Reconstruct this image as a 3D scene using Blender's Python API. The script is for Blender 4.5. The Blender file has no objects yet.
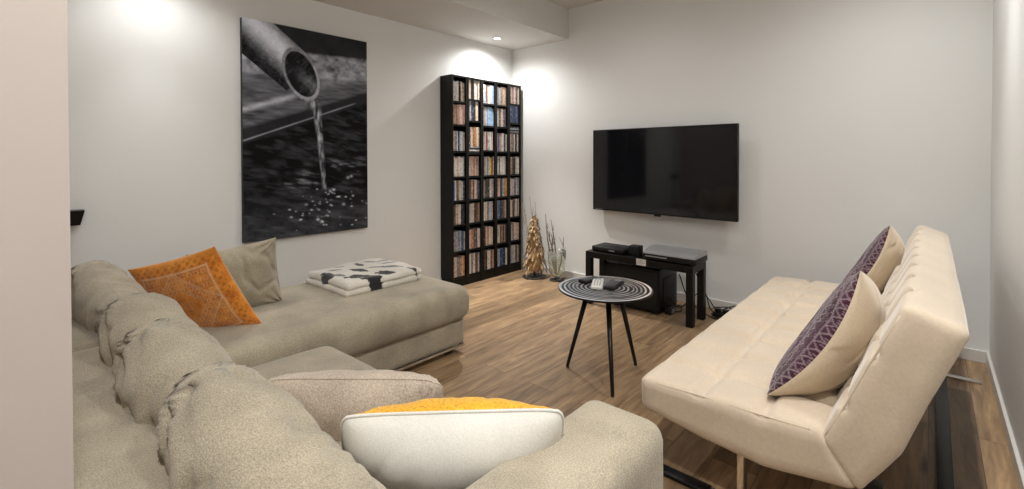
import bpy, math, random
import numpy as np
from mathutils import Matrix, Vector
R = math.radians
C = bpy.context.scene.collection
S = bpy.context.scene

# ------------------------------------------------------------------ camera
cd = bpy.data.cameras.new('camera'); cam = bpy.data.objects.new('camera', cd); C.objects.link(cam)
F_PX = 471.65; YAW = 0.7266; PITCH = 0.0135; ROLL = -0.0016; PY = 163.83; CAM_H = 1.2367
cd.sensor_width = 36; cd.lens = F_PX/1024*36; cd.clip_start = .02
cd.shift_x = 0; cd.shift_y = (PY-244.5)/1024
fw = Vector((-math.sin(YAW)*math.cos(PITCH), math.cos(YAW)*math.cos(PITCH), -math.sin(PITCH)))
rt = Vector((math.cos(YAW), math.sin(YAW), 0)); up = rt.cross(fw)
r2 = rt*math.cos(ROLL)+up*math.sin(ROLL); u2 = -rt*math.sin(ROLL)+up*math.cos(ROLL)
m = Matrix((r2, u2, -fw)).transposed().to_4x4(); m.translation = (0, 0, CAM_H)
cam.matrix_world = m
S.camera = cam

# ------------------------------------------------------------------ world, exposure
w = bpy.data.worlds.new('world'); S.world = w; w.use_nodes = True
w.node_tree.nodes['Background'].inputs[0].default_value = (1.0, .98, .95, 1)
w.node_tree.nodes['Background'].inputs[1].default_value = .12
S.view_settings.view_transform = 'Standard'; S.view_settings.look = 'None'
S.view_settings.gamma = 1; S.view_settings.use_curve_mapping = False
S.view_settings.exposure = 0.0

# room constants
XW, XR, YB, YREAR = -3.5353, .267, 3.9846, .068     # left wall, right wall, screen wall, inner face of the near wall
ZS, XS, ZC = 2.4376, -2.768, 2.745                  # soffit underside, soffit edge, ceiling
YH = -2.4                                           # end of the hall behind the camera
JX = -.75                                           # end of the near wall (jamb)

# lamps: x, y, z of the ceiling, watts, colour
WARM = (1, .99, .965)
LAMPS = [(-3.27, 3.458, ZS, 270, 52), (-3.2, .68, ZS, 24, 17),
         (-1.95, 3.0, ZC, 3, 20), (-.12, 3.0, ZC, 70, 42), (-1.95, 1.35, ZC, 3, 20), (-.12, 1.35, ZC, 60, 44),  # mid-room pair with the weak beams is added fill for the walls
         (-.20, .02, ZC, 45, 115)]

# ------------------------------------------------------------------ helpers
def link(o): C.objects.link(o); return o
def tag(o, label=None, cat=None, group=None, kind=None):
    if label: o['label'] = label
    if cat: o['category'] = cat
    if group: o['group'] = group
    if kind: o['kind'] = kind
    return o
def thing(name, label, cat, loc, group=None):
    o = link(bpy.data.objects.new(name, None)); o.location = loc; o.empty_display_size = .1
    return tag(o, label, cat, group)
def base_of(p):
    v = Vector((0, 0, 0))
    while p is not None: v += Vector(p.location); p = p.parent
    return v
def mesh(name, V, Fc, mat, parent=None, origin=None, smooth=True, col=None, matidx=None):
    """one mesh object; V in world coordinates, stored about the parent or origin"""
    V = np.asarray(V, dtype=float).reshape(-1, 3)
    if origin is None: origin = (0, 0, 0) if parent is not None else (V[:, 0].mean(), V[:, 1].mean(), V[:, 2].min())
    off = base_of(parent) + (Vector(origin) if parent is None else Vector((0, 0, 0)))
    me = bpy.data.meshes.new(name)
    me.from_pydata((V-np.array(off)).tolist(), [], [tuple(int(i) for i in f) for f in Fc])
    me.update()
    if smooth: me.polygons.foreach_set('use_smooth', [True]*len(me.polygons))
    for mt in (mat if isinstance(mat, (list, tuple)) else [mat]): me.materials.append(mt)
    if matidx is not None: me.polygons.foreach_set('material_index', [int(i) for i in matidx])
    if col is not None:
        a = me.color_attributes.new('Col', 'FLOAT_COLOR', 'POINT')
        c4 = np.ones((len(V), 4)); c4[:, :3] = col; a.data.foreach_set('color', c4.ravel())
    o = link(bpy.data.objects.new(name, me))
    if parent is not None: o.parent = parent
    else: o.location = origin
    return o
def smooth_by_angle(o, deg=35):
    me = o.data; a = R(deg)
    me.update()
    import bmesh
    bm = bmesh.new(); bm.from_mesh(me); bmesh.ops.recalc_face_normals(bm, faces=bm.faces)
    for e in bm.edges: e.smooth = len(e.link_faces) == 2 and e.calc_face_angle(0) < a
    bm.to_mesh(me); bm.free()
    return o
class MB:
    def __init__(s): s.V = []; s.F = []; s.M = []; s.n = 0
    def add(s, V, Fc, mi=0):
        V = np.asarray(V, float).reshape(-1, 3); s.V.append(V)
        s.F += [tuple(i+s.n for i in f) for f in Fc]; s.M += [mi]*len(Fc); s.n += len(V); return s
    def build(s, name, mat, parent=None, origin=None, angle=35, **k):
        o = mesh(name, np.concatenate(s.V), s.F, mat, parent, origin, matidx=s.M if isinstance(mat, (list, tuple)) else None, **k)
        return smooth_by_angle(o, angle)
def box(x0, x1, y0, y1, z0, z1, b=0.0, M=None):
    """box with chamfered edges"""
    if b <= 0:
        V = [(x, y, z) for x in (x0, x1) for y in (y0, y1) for z in (z0, z1)]
        Fc = [(0, 1, 3, 2), (4, 6, 7, 5), (0, 4, 5, 1), (2, 3, 7, 6), (0, 2, 6, 4), (1, 5, 7, 3)]
    else:
        import bmesh
        bm = bmesh.new(); bmesh.ops.create_cube(bm, size=1)
        for v in bm.verts: v.co = Vector(((x0+x1)/2+v.co.x*(x1-x0), (y0+y1)/2+v.co.y*(y1-y0), (z0+z1)/2+v.co.z*(z1-z0)))
        bmesh.ops.bevel(bm, geom=list(bm.edges), offset=b, segments=2, affect='EDGES', profile=.5)
        V = [tuple(v.co) for v in bm.verts]; Fc = [[v.index for v in f.verts] for f in bm.faces]; bm.free()
    if M is not None: V = [tuple(M @ Vector(v)) for v in V]
    return V, Fc
def tube(pts, rad, n=8, cap=True):
    pts = [Vector(p) for p in pts]; V = []; Fc = []
    rads = rad if isinstance(rad, (list, tuple)) else [rad]*len(pts)
    prev = None
    for i, p in enumerate(pts):
        t = (pts[min(i+1, len(pts)-1)]-pts[max(i-1, 0)]).normalized()
        if prev is None:
            a = Vector((0, 0, 1)) if abs(t.z) < .9 else Vector((1, 0, 0)); s = t.cross(a).normalized()
        else: s = (prev - t*prev.dot(t)).normalized()
        prev = s; q = t.cross(s)
        for k in range(n):
            an = 2*math.pi*k/n; V.append(tuple(p+(s*math.cos(an)+q*math.sin(an))*rads[i]))
    for i in range(len(pts)-1):
        for k in range(n): Fc.append((i*n+k, i*n+(k+1) % n, (i+1)*n+(k+1) % n, (i+1)*n+k))
    if cap: Fc.append(tuple(range(n))[::-1]); Fc.append(tuple(range((len(pts)-1)*n, len(pts)*n)))
    return V, Fc
def spline(pts, k=6):
    P = [Vector(p) for p in pts]; P = [P[0]*2-P[1]]+P+[P[-1]*2-P[-2]]; out = []
    for i in range(1, len(P)-2):
        for j in range(k):
            t = j/k; a, b, c, d = P[i-1:i+3]
            out.append(.5*((2*b)+(c-a)*t+(2*a-5*b+4*c-d)*t*t+(3*b-a-3*c+d)*t**3))
    out.append(P[-2]); return out
def lathe(prof, n=32, c=(0, 0, 0)):
    V = []; Fc = []
    for r, z in prof:
        for k in range(n):
            a = 2*math.pi*k/n; V.append((c[0]+r*math.cos(a), c[1]+r*math.sin(a), c[2]+z))
    for i in range(len(prof)-1):
        for k in range(n): Fc.append((i*n+k, i*n+(k+1) % n, (i+1)*n+(k+1) % n, (i+1)*n+k))
    return V, Fc
def prism(poly, d0, d1, axis='y'):
    n = len(poly)
    f = {'y': lambda a, b, d: (a, d, b), 'x': lambda a, b, d: (d, a, b), 'z': lambda a, b, d: (a, b, d)}[axis]
    V = [f(a, b, d0) for a, b in poly]+[f(a, b, d1) for a, b in poly]
    Fc = [tuple(range(n)), tuple(range(2*n-1, n-1, -1))]+[(i, i+n, (i+1) % n+n, (i+1) % n) for i in range(n)]
    return V, Fc
# value noise on arrays
def _h(ix, iy, iz, s):
    v = (ix*374761393 + iy*668265263 + iz*2147483647 + s*974634777) & 0xffffffff
    v = ((v ^ (v >> 13))*1274126177) & 0xffffffff
    v = ((v ^ (v >> 15))*2246822519) & 0xffffffff
    return ((v ^ (v >> 16)) & 0xffff)/65535.0
def vn(P, s=0):
    P = np.asarray(P, float); i = np.floor(P).astype(np.int64); f = P-i; f = f*f*(3-2*f); r = 0
    for a in (0, 1):
        for b in (0, 1):
            for c in (0, 1):
                wgt = (f[:, 0] if a else 1-f[:, 0])*(f[:, 1] if b else 1-f[:, 1])*(f[:, 2] if c else 1-f[:, 2])
                r = r+wgt*_h(i[:, 0]+a, i[:, 1]+b, i[:, 2]+c, s)
    return r*2-1
def fbm(P, s=0, o=4):
    r = 0; a = 1; t = 0; P = np.asarray(P, float)
    for k in range(o): r = r+a*vn(P*2**k+17.3*k, s+k); t += a; a *= .5
    return r/t
def n2(x, y, s=0, o=4): return fbm(np.stack([x, y, np.zeros_like(x)+.37], 1), s, o)
def sst(a, b, x): t = np.clip((x-a)/(b-a), 0, 1); return t*t*(3-2*t)
# rounded box surface grid about the origin, then fn(P) -> P
def rbox(size, r, n, fn=None):
    sx, sy, sz = size; nx, ny, nz = n; idx = {}; P = []
    def vid(i, j, k):
        key = (i, j, k)
        if key not in idx:
            idx[key] = len(P); P.append(((i/nx-.5)*sx, (j/ny-.5)*sy, (k/nz-.5)*sz))
        return idx[key]
    Fc = []
    for i in range(nx):
        for j in range(ny):
            Fc.append((vid(i, j, 0), vid(i, j+1, 0), vid(i+1, j+1, 0), vid(i+1, j, 0)))
            Fc.append((vid(i, j, nz), vid(i+1, j, nz), vid(i+1, j+1, nz), vid(i, j+1, nz)))
    for i in range(nx):
        for k in range(nz):
            Fc.append((vid(i, 0, k), vid(i+1, 0, k), vid(i+1, 0, k+1), vid(i, 0, k+1)))
            Fc.append((vid(i, ny, k), vid(i, ny, k+1), vid(i+1, ny, k+1), vid(i+1, ny, k)))
    for j in range(ny):
        for k in range(nz):
            Fc.append((vid(0, j, k), vid(0, j, k+1), vid(0, j+1, k+1), vid(0, j+1, k)))
            Fc.append((vid(nx, j, k), vid(nx, j+1, k), vid(nx, j+1, k+1), vid(nx, j, k+1)))
    P = np.array(P); hf = np.array(size)/2-r
    Q = np.clip(P, -hf, hf); D = P-Q; L = np.linalg.norm(D, axis=1, keepdims=True); L[L == 0] = 1
    P = Q+D/L*r
    N = D/L
    if fn is not None: P = fn(P, N)
    return P, Fc
def softbox(x0, x1, y0, y1, z0, z1, r, step=.03, amp=.004, freq=5, seed=0, crown=0.0, extra=None):
    sx, sy, sz = x1-x0, y1-y0, z1-z0; c = np.array([(x0+x1)/2, (y0+y1)/2, (z0+z1)/2])
    def fn(P, N):
        W = P+c
        d = fbm(W*freq, seed, 3)*amp + fbm(W*freq*4, seed+5, 2)*amp*.25
        if crown:
            u = 2*P[:, 0]/sx; v = 2*P[:, 1]/sy
            d = d + crown*np.clip(1-u*u, 0, 1)*np.clip(1-v*v, 0, 1)*(N[:, 2] > .3)
        Q = W+N*d[:, None]
        return extra(Q, N, P) if extra else Q
    return rbox((sx, sy, sz), r, (max(3, int(sx/step)), max(3, int(sy/step)), max(3, int(sz/step))), fn)
def frame(u, v):
    u = Vector(u).normalized(); v = Vector(v); v = (v-u*v.dot(u)).normalized(); return u, v, u.cross(v)
def pillow(name, label, cat, c, u, v, wd, ht, th, mat, paint=None, nu=40, pinch=.10, wr=.006, seed=0,
           a=2.6, b=.62, group=None, parent=None, seam=None, seam_mat=None, sag=None, fold=0.0, split=None, corner=0.0, taper=0.0, lens=0.0):
    """stuffed pillow: u across, v up, front faces u x v"""
    u, v, nn = frame(u, v); nv = max(8, int(nu*ht/wd)); V = []; Fc = []; U2 = []; side = []
    us = np.linspace(-1, 1, nu+1); us = np.sin(us*math.pi/2)*.45+us*.55
    vs = np.linspace(-1, 1, nv+1); vs = np.sin(vs*math.pi/2)*.45+vs*.55
    idx = {}
    for sd in (1, -1):
        for i, a_ in enumerate(us):
            for j, b_ in enumerate(vs):
                edge = i in (0, nu) or j in (0, nv)
                if edge and sd == -1: idx[(sd, i, j)] = idx[(1, i, j)]; continue
                idx[(sd, i, j)] = len(U2); U2.append((a_, b_)); side.append(sd)
        for i in range(nu):
            for j in range(nv):
                q = (idx[(sd, i, j)], idx[(sd, i+1, j)], idx[(sd, i+1, j+1)], idx[(sd, i, j+1)])
                Fc.append(q if sd == 1 else q[::-1])
    U2 = np.array(U2); side = np.array(side); A, B = U2[:, 0], U2[:, 1]
    x = wd/2*A*(1-pinch*(1-B*B)*np.abs(A)**3); y = ht/2*B*(1-pinch*(1-A*A)*np.abs(B)**3)
    if corner:                                      # rounded corners
        rr = np.abs(A)**6*np.abs(B)**6; x = x*(1-corner*rr); y = y*(1-corner*rr)
    if lens: y = np.where(B < 0, y*(1-lens*np.abs(A)**2.2), y)
    tp = 1-taper*(A+1)/2
    y = (y+ht/2)*tp-ht/2
    T = tp*th/2*(np.clip(1-np.abs(A)**a, 0, 1)*np.clip(1-np.abs(B)**a, 0, 1))**b
    Q = np.stack([x*6, y*6, side*.7+seed], 1)
    msk = sst(0, .25, T/(th/2))
    wn = fbm(Q, seed, 3)*wr*1.6
    rg = 1-np.abs(fbm(np.stack([x*9+3*y, y*4-2*x, side*.9+seed*2.0], 1), seed+9, 3))   # creases
    wn = wn - wr*1.2*np.clip(rg-.8, 0, 1)*5*msk
    ang = np.arctan2(np.abs(B)-1, np.abs(A)-1); cr = np.exp(-((np.abs(A)-1)**2+(np.abs(B)-1)**2)*5)
    wn = wn + fold*np.sin(ang*16+seed)*cr*sst(0, .15, T/(th/2))
    z = side*(T+wn*msk)
    if sag is not None: z = z+sag(A, B)
    col = paint(A, B, side, x, y) if paint is not None else None
    c = np.array(c); W = c+x[:, None]*np.array(u)+y[:, None]*np.array(v)+z[:, None]*np.array(nn)
    root = thing(name, label, cat, (c[0], c[1], W[:, 2].min()), group)
    if split:       # two fabrics: front and back panels as parts
        nf = len(Fc)//2
        fr = mesh(split[0], W, Fc[:nf], mat, root, col=col); bk = mesh(split[1], W, Fc[nf:], split[2], root)
        for o in (fr, bk):
            import bmesh
            bm = bmesh.new(); bm.from_mesh(o.data)
            bmesh.ops.delete(bm, geom=[q for q in bm.verts if not q.link_faces], context='VERTS'); bm.to_mesh(o.data); bm.free()
    else: mesh('cover', W, Fc, mat, root, col=col)
    if seam:
        loop = [idx[(1, i, 0)] for i in range(nu)]+[idx[(1, nu, j)] for j in range(nv)]+[idx[(1, i, nv)] for i in range(nu, 0, -1)]+[idx[(1, 0, j)] for j in range(nv, 0, -1)]
        pts = [W[k] for k in loop]; pts.append(pts[0]); Vt, Ft = tube(pts, seam, 6, False)
        mesh('piping', Vt, Ft, seam_mat or mat, root)
    return root

# ------------------------------------------------------------------ materials
def nmat(name):
    mt = bpy.data.materials.new(name); mt.use_nodes = True; nt = mt.node_tree
    return mt, nt, nt.nodes['Principled BSDF']
def N(nt, t, **k):
    n = nt.nodes.new(t)
    for a, b in k.items():
        if a.startswith('i_'):
            key = a[2:]; key = int(key) if key.isdigit() else key.replace('_', ' ')
            n.inputs[key].default_value = b
        else: setattr(n, a, b)
    return n
def simple(name, col, rough=.5, metal=0, bump=0, bscale=60, spec=None, var=0, vscale=8, coat=0):
    mt, nt, b = nmat(name); L = nt.links
    b.inputs['Base Color'].default_value = (*col, 1); b.inputs['Roughness'].default_value = rough; b.inputs['Metallic'].default_value = metal
    if spec is not None: b.inputs['Specular IOR Level'].default_value = spec
    if coat: b.inputs['Coat Weight'].default_value = coat; b.inputs['Coat Roughness'].default_value = .05
    tc = N(nt, 'ShaderNodeTexCoord')
    ns = N(nt, 'ShaderNodeTexNoise', i_Scale=vscale, i_Detail=4); L.new(tc.outputs['Object'], ns.inputs['Vector'])
    mx = N(nt, 'ShaderNodeMix', data_type='RGBA', blend_type='MULTIPLY'); mx.inputs[0].default_value = 1
    cr = N(nt, 'ShaderNodeMapRange'); cr.inputs['To Min'].default_value = 1-max(var, .02); cr.inputs['To Max'].default_value = 1+max(var, .02)
    L.new(ns.outputs[0], cr.inputs[0]); mx.inputs[6].default_value = (*col, 1); L.new(cr.outputs[0], mx.inputs[7]); L.new(mx.outputs[2], b.inputs['Base Color'])
    if bump:
        nb = N(nt, 'ShaderNodeTexNoise', i_Scale=bscale, i_Detail=3); L.new(tc.outputs['Object'], nb.inputs['Vector'])
        bp = N(nt, 'ShaderNodeBump', i_Strength=bump, i_Distance=.004); L.new(nb.outputs[0], bp.inputs['Height']); L.new(bp.outputs[0], b.inputs['Normal'])
    return mt
def fabric(name, col, dark=.75, scale=260, bump=.5, rough=.95, attr=False, patch=.12, sheen=.3, stretch=(1, 1, 1), dist=.0015):
    """woven cloth: fine two-tone yarn noise, broad worn patches"""
    mt, nt, b = nmat(name); L = nt.links
    b.inputs['Roughness'].default_value = rough; b.inputs['Specular IOR Level'].default_value = .15
    b.inputs['Sheen Weight'].default_value = sheen; b.inputs['Sheen Roughness'].default_value = .5
    tc = N(nt, 'ShaderNodeTexCoord'); mp = N(nt, 'ShaderNodeMapping'); mp.inputs['Scale'].default_value = stretch
    L.new(tc.outputs['Object'], mp.inputs[0])
    n1 = N(nt, 'ShaderNodeTexNoise', i_Scale=scale, i_Detail=2, i_Roughness=.7); L.new(mp.outputs[0], n1.inputs['Vector'])
    r1 = N(nt, 'ShaderNodeMapRange'); r1.inputs['From Min'].default_value = .3; r1.inputs['From Max'].default_value = .7
    r1.inputs['To Min'].default_value = dark; r1.inputs['To Max'].default_value = 2-dark; L.new(n1.outputs[0], r1.inputs[0])
    n2_ = N(nt, 'ShaderNodeTexNoise', i_Scale=6, i_Detail=4); L.new(tc.outputs['Object'], n2_.inputs['Vector'])
    r2_ = N(nt, 'ShaderNodeMapRange'); r2_.inputs['From Min'].default_value = .3; r2_.inputs['From Max'].default_value = .7
    r2_.inputs['To Min'].default_value = 1-patch; r2_.inputs['To Max'].default_value = 1+patch; L.new(n2_.outputs[0], r2_.inputs[0])
    mu = N(nt, 'ShaderNodeMath', operation='MULTIPLY'); L.new(r1.outputs[0], mu.inputs[0]); L.new(r2_.outputs[0], mu.inputs[1])
    mx = N(nt, 'ShaderNodeMix', data_type='RGBA', blend_type='MULTIPLY'); mx.inputs[0].default_value = 1
    if attr:
        at = N(nt, 'ShaderNodeAttribute', attribute_name='Col'); L.new(at.outputs[0], mx.inputs[6])
    else: mx.inputs[6].default_value = (*col, 1)
    L.new(mu.outputs[0], mx.inputs[7]); L.new(mx.outputs[2], b.inputs['Base Color'])
    bp = N(nt, 'ShaderNodeBump', i_Strength=bump, i_Distance=dist); L.new(n1.outputs[0], bp.inputs['Height']); L.new(bp.outputs[0], b.inputs['Normal'])
    return mt
def attr_mat(name, rough=.6, spec=.3):
    mt, nt, b = nmat(name); at = N(nt, 'ShaderNodeAttribute', attribute_name='Col'); nt.links.new(at.outputs[0], b.inputs['Base Color'])
    b.inputs['Roughness'].default_value = rough; b.inputs['Specular IOR Level'].default_value = spec; return mt
def floor_mat():
    mt, nt, b = nmat('oak_planks'); L = nt.links
    tc = N(nt, 'ShaderNodeTexCoord'); mp = N(nt, 'ShaderNodeMapping'); mp.inputs['Rotation'].default_value = (0, 0, R(90)); L.new(tc.outputs['Object'], mp.inputs[0])
    br = N(nt, 'ShaderNodeTexBrick', offset=.37, offset_frequency=2, squash=1)
    br.inputs['Color1'].default_value = (0, 0, 0, 1); br.inputs['Color2'].default_value = (1, 1, 1, 1); br.inputs['Mortar'].default_value = (.5, .5, .5, 1)
    br.inputs['Scale'].default_value = 1; br.inputs['Mortar Size'].default_value = .0016; br.inputs['Mortar Smooth'].default_value = .3
    br.inputs['Brick Width'].default_value = 1.45; br.inputs['Row Height'].default_value = .165; br.inputs['Bias'].default_value = 0
    L.new(mp.outputs[0], br.inputs['Vector'])
    # per plank offset of the grain
    off = N(nt, 'ShaderNodeVectorMath', operation='SCALE'); off.inputs['Scale'].default_value = 13; L.new(br.outputs['Color'], off.inputs[0])
    ad = N(nt, 'ShaderNodeVectorMath', operation='ADD'); L.new(mp.outputs[0], ad.inputs[0]); L.new(off.outputs[0], ad.inputs[1])
    ms = N(nt, 'ShaderNodeMapping'); ms.inputs['Scale'].default_value = (1.1, 9, 1); L.new(ad.outputs[0], ms.inputs[0])
    g = N(nt, 'ShaderNodeTexNoise', i_Scale=3.2, i_Detail=7, i_Roughness=.62, i_Distortion=.5); L.new(ms.outputs[0], g.inputs['Vector'])
    rp = N(nt, 'ShaderNodeValToRGB'); L.new(g.outputs[0], rp.inputs[0])
    e = rp.color_ramp.elements; e[0].position = .22; e[0].color = (.12, .07, .036, 1); e[1].position = .80; e[1].color = (.50, .33, .17, 1)
    k = rp.color_ramp.elements.new(.5); k.color = (.285, .185, .105, 1)
    # plank tone
    tr = N(nt, 'ShaderNodeMapRange'); tr.inputs['To Min'].default_value = .66; tr.inputs['To Max'].default_value = 1.25
    sp = N(nt, 'ShaderNodeSeparateColor'); L.new(br.outputs['Color'], sp.inputs[0]); L.new(sp.outputs[0], tr.inputs[0])
    m1 = N(nt, 'ShaderNodeMix', data_type='RGBA', blend_type='MULTIPLY'); m1.inputs[0].default_value = 1; L.new(rp.outputs[0], m1.inputs[6]); L.new(tr.outputs[0], m1.inputs[7])
    # knots
    mk = N(nt, 'ShaderNodeMapping'); mk.inputs['Scale'].default_value = (1.6, 5.5, 1); L.new(ad.outputs[0], mk.inputs[0])
    vo = N(nt, 'ShaderNodeTexVoronoi', i_Scale=1.0); L.new(mk.outputs[0], vo.inputs['Vector'])
    kr = N(nt, 'ShaderNodeMapRange'); kr.inputs['From Min'].default_value = .04; kr.inputs['From Max'].default_value = .15; kr.inputs['To Min'].default_value = .35; kr.inputs['To Max'].default_value = 1; L.new(vo.outputs['Distance'], kr.inputs[0])
    m2 = N(nt, 'ShaderNodeMix', data_type='RGBA', blend_type='MULTIPLY'); m2.inputs[0].default_value = 1; L.new(m1.outputs[2], m2.inputs[6]); L.new(kr.outputs[0], m2.inputs[7])
    # joints
    m3 = N(nt, 'ShaderNodeMix', data_type='RGBA'); m3.inputs[7].default_value = (.10, .065, .04, 1); L.new(br.outputs['Fac'], m3.inputs[0]); L.new(m2.outputs[2], m3.inputs[6])
    L.new(m3.outputs[2], b.inputs['Base Color'])
    b.inputs['Roughness'].default_value = .36; b.inputs['Specular IOR Level'].default_value = .32
    bp = N(nt, 'ShaderNodeBump', i_Strength=.12, i_Distance=.003); L.new(g.outputs[0], bp.inputs['Height']); L.new(bp.outputs[0], b.inputs['Normal'])
    return mt
M = {}
M['wall'] = simple('white_plaster', (.84, .842, .83), .75, bump=.06, bscale=90, var=.015, vscale=2)
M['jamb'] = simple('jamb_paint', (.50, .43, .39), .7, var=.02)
M['ceil'] = simple('ceiling_paint', (.70, .68, .65), .8, var=.01)
M['floor'] = floor_mat()
M['base'] = simple('skirting_gloss', (.72, .70, .67), .4)
M['sofa'] = fabric('chenille', (.39, .338, .25), dark=.66, scale=300, bump=.8, dist=.003, patch=.20)
M['seatgrey'] = fabric('chenille_dark', (.30, .26, .195), dark=.78, scale=170, bump=.6, dist=.003, patch=.12)
M['cream'] = fabric('cream_microfibre', (.64, .53, .405), dark=.95, scale=120, bump=.15, patch=.05, sheen=.5)
M['creamback'] = fabric('cream_cotton', (.66, .55, .41), dark=.9, scale=240, bump=.3, patch=.05)
M['white_cotton'] = fabric('white_cotton', (.74, .71, .65), dark=.93, scale=220, bump=.3, patch=.05)
M['beige'] = fabric('beige_linen', (.55, .46, .37), dark=.72, scale=190, bump=.7, dist=.002, patch=.14)
M['yellow'] = fabric('yellow_fleece', (.85, .42, .015), dark=.7, scale=130, bump=1, dist=.006, patch=.1)
M['paintcloth'] = fabric('printed_cloth', (1, 1, 1), dark=.78, scale=200, bump=.6, attr=True, patch=.08)
M['print'] = attr_mat('canvas_print', .6, .08)
M['ringtop'] = attr_mat('ring_top', .45, .15)
M['black'] = simple('black_satin', (.006, .006, .0065), .35, spec=.35, var=.1)
M['blackwood'] = simple('black_stained_wood', (.006, .0055, .005), .45, spec=.25, var=.25, bump=.1, bscale=30)
M['blackmat'] = simple('black_plastic', (.008, .008, .0085), .5, spec=.35, var=.1, bump=.05)
M['screen'] = simple('screen_glass', (.006, .006, .008), .07, spec=.5)
M['chrome'] = simple('chrome', (.75, .74, .72), .15, 1)
M['silver'] = simple('brushed_silver', (.40, .40, .41), .35, .4)
M['whiteplastic'] = simple('white_plastic', (.70, .69, .65), .4)
M['greyplastic'] = simple('grey_plastic', (.25, .25, .26), .5)
M['husk'] = simple('dried_husk', (.42, .27, .13), .8, var=.5, vscale=30, bump=.4)
M['husk_pale'] = simple('dried_husk_pale', (.62, .44, .24), .8, var=.3, vscale=30)
M['husk_dark'] = simple('dried_husk_dark', (.17, .09, .04), .8, var=.3, vscale=30)
M['twig_pale'] = simple('twig_bark_pale', (.38, .34, .29), .85, var=.3)
M['twig'] = simple('twig_bark', (.16, .12, .09), .85, var=.3, bump=.3)
M['darkdish'] = simple('dark_dish', (.05, .045, .04), .4)
M['paper'] = simple('card_paper', (.72, .70, .66), .7)
M['ink'] = simple('grey_ink', (.25, .25, .26), .8)
def glass():
    mt, nt, b = nmat('smoky_glass'); b.inputs['Base Color'].default_value = (.86, .88, .80, 1)
    b.inputs['Roughness'].default_value = .12; b.inputs['Transmission Weight'].default_value = .85; b.inputs['IOR'].default_value = 1.2; return mt
M['glass'] = glass()
def emis(name, col, s):
    mt, nt, b = nmat(name); b.inputs['Base Color'].default_value = (.9, .9, .9, 1); b.inputs['Emission Color'].default_value = (*col, 1); b.inputs['Emission Strength'].default_value = s; return mt
M['lamp'] = emis('lamp_glow', (1, .93, .82), 25)
def spine(name, col):
    """glossy printed spine: base colour broken by title and picture patches"""
    mt, nt, b = nmat(name); L = nt.links; tc = N(nt, 'ShaderNodeTexCoord'); mp = N(nt, 'ShaderNodeMapping'); mp.inputs['Scale'].default_value = (1, 30, 26); L.new(tc.outputs['Object'], mp.inputs[0])
    oi = N(nt, 'ShaderNodeObjectInfo'); sc = N(nt, 'ShaderNodeMath', operation='MULTIPLY'); sc.inputs[1].default_value = 90; L.new(oi.outputs['Random'], sc.inputs[0])
    ns = N(nt, 'ShaderNodeTexNoise', noise_dimensions='4D', i_Scale=1.6, i_Detail=3); L.new(mp.outputs[0], ns.inputs['Vector']); L.new(sc.outputs[0], ns.inputs['W'])
    rp = N(nt, 'ShaderNodeValToRGB'); L.new(ns.outputs[0], rp.inputs[0]); e = rp.color_ramp.elements; e[0].position = .36; e[1].position = .66
    c = np.array(col); e[0].color = (*(c*.45), 1); e[1].color = (*np.clip(c*.6+.28, 0, .85), 1)
    k = rp.color_ramp.elements.new(.45); k.color = (*c, 1); k = rp.color_ramp.elements.new(.58); k.color = (*c, 1)
    L.new(rp.outputs[0], b.inputs['Base Color']); b.inputs['Roughness'].default_value = .35; return mt

# ------------------------------------------------------------------ the setting
def struct(name, V, Fc, mat): return tag(smooth_by_angle(mesh(name, V, Fc, mat, origin=(0, 0, 0), smooth=False)), kind='structure')
T = .12
struct('floor', *box(XW-T, XR+T, YH-T, YB+T, -.08, 0), M['floor'])
struct('wall_left', *box(XW-T, XW, YREAR-.15, YB+T, 0, ZC+.2), M['wall'])
struct('wall_back', *box(XW, XR, YB, YB+T, 0, ZC+.2), M['wall'])
struct('wall_right', *box(XR, XR+T, YH-T, YB+T, 0, ZC+.2), M['wall'])
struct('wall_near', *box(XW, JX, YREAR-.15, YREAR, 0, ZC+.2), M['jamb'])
struct('wall_hall_end', *box(XW, XR, YH-T, YH, 0, ZC+.2), M['wall'])
struct('wall_hall_left', *box(JX-1.2-T, JX-1.2, YH, YREAR-.15, 0, ZC+.2), M['wall'])
struct('ceiling', *box(XS, XR+T, YH-T, YB+T, ZC, ZC+.15), M['ceil'])
struct('ceiling_soffit', *box(XW, XS, YREAR-.15, YB, ZS, ZC+.15), M['ceil'])
def skirting(name, x0, x1, y0, y1):
    struct(name, *box(x0, x1, y0, y1, 0, .072, .003), M['base'])
skirting('baseboard_left', XW, XW+.014, YREAR, YB-.014)
skirting('baseboard_back', XW, XR, YB-.014, YB)
skirting('baseboard_right', XR-.014, XR, YH, YB-.014)

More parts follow.
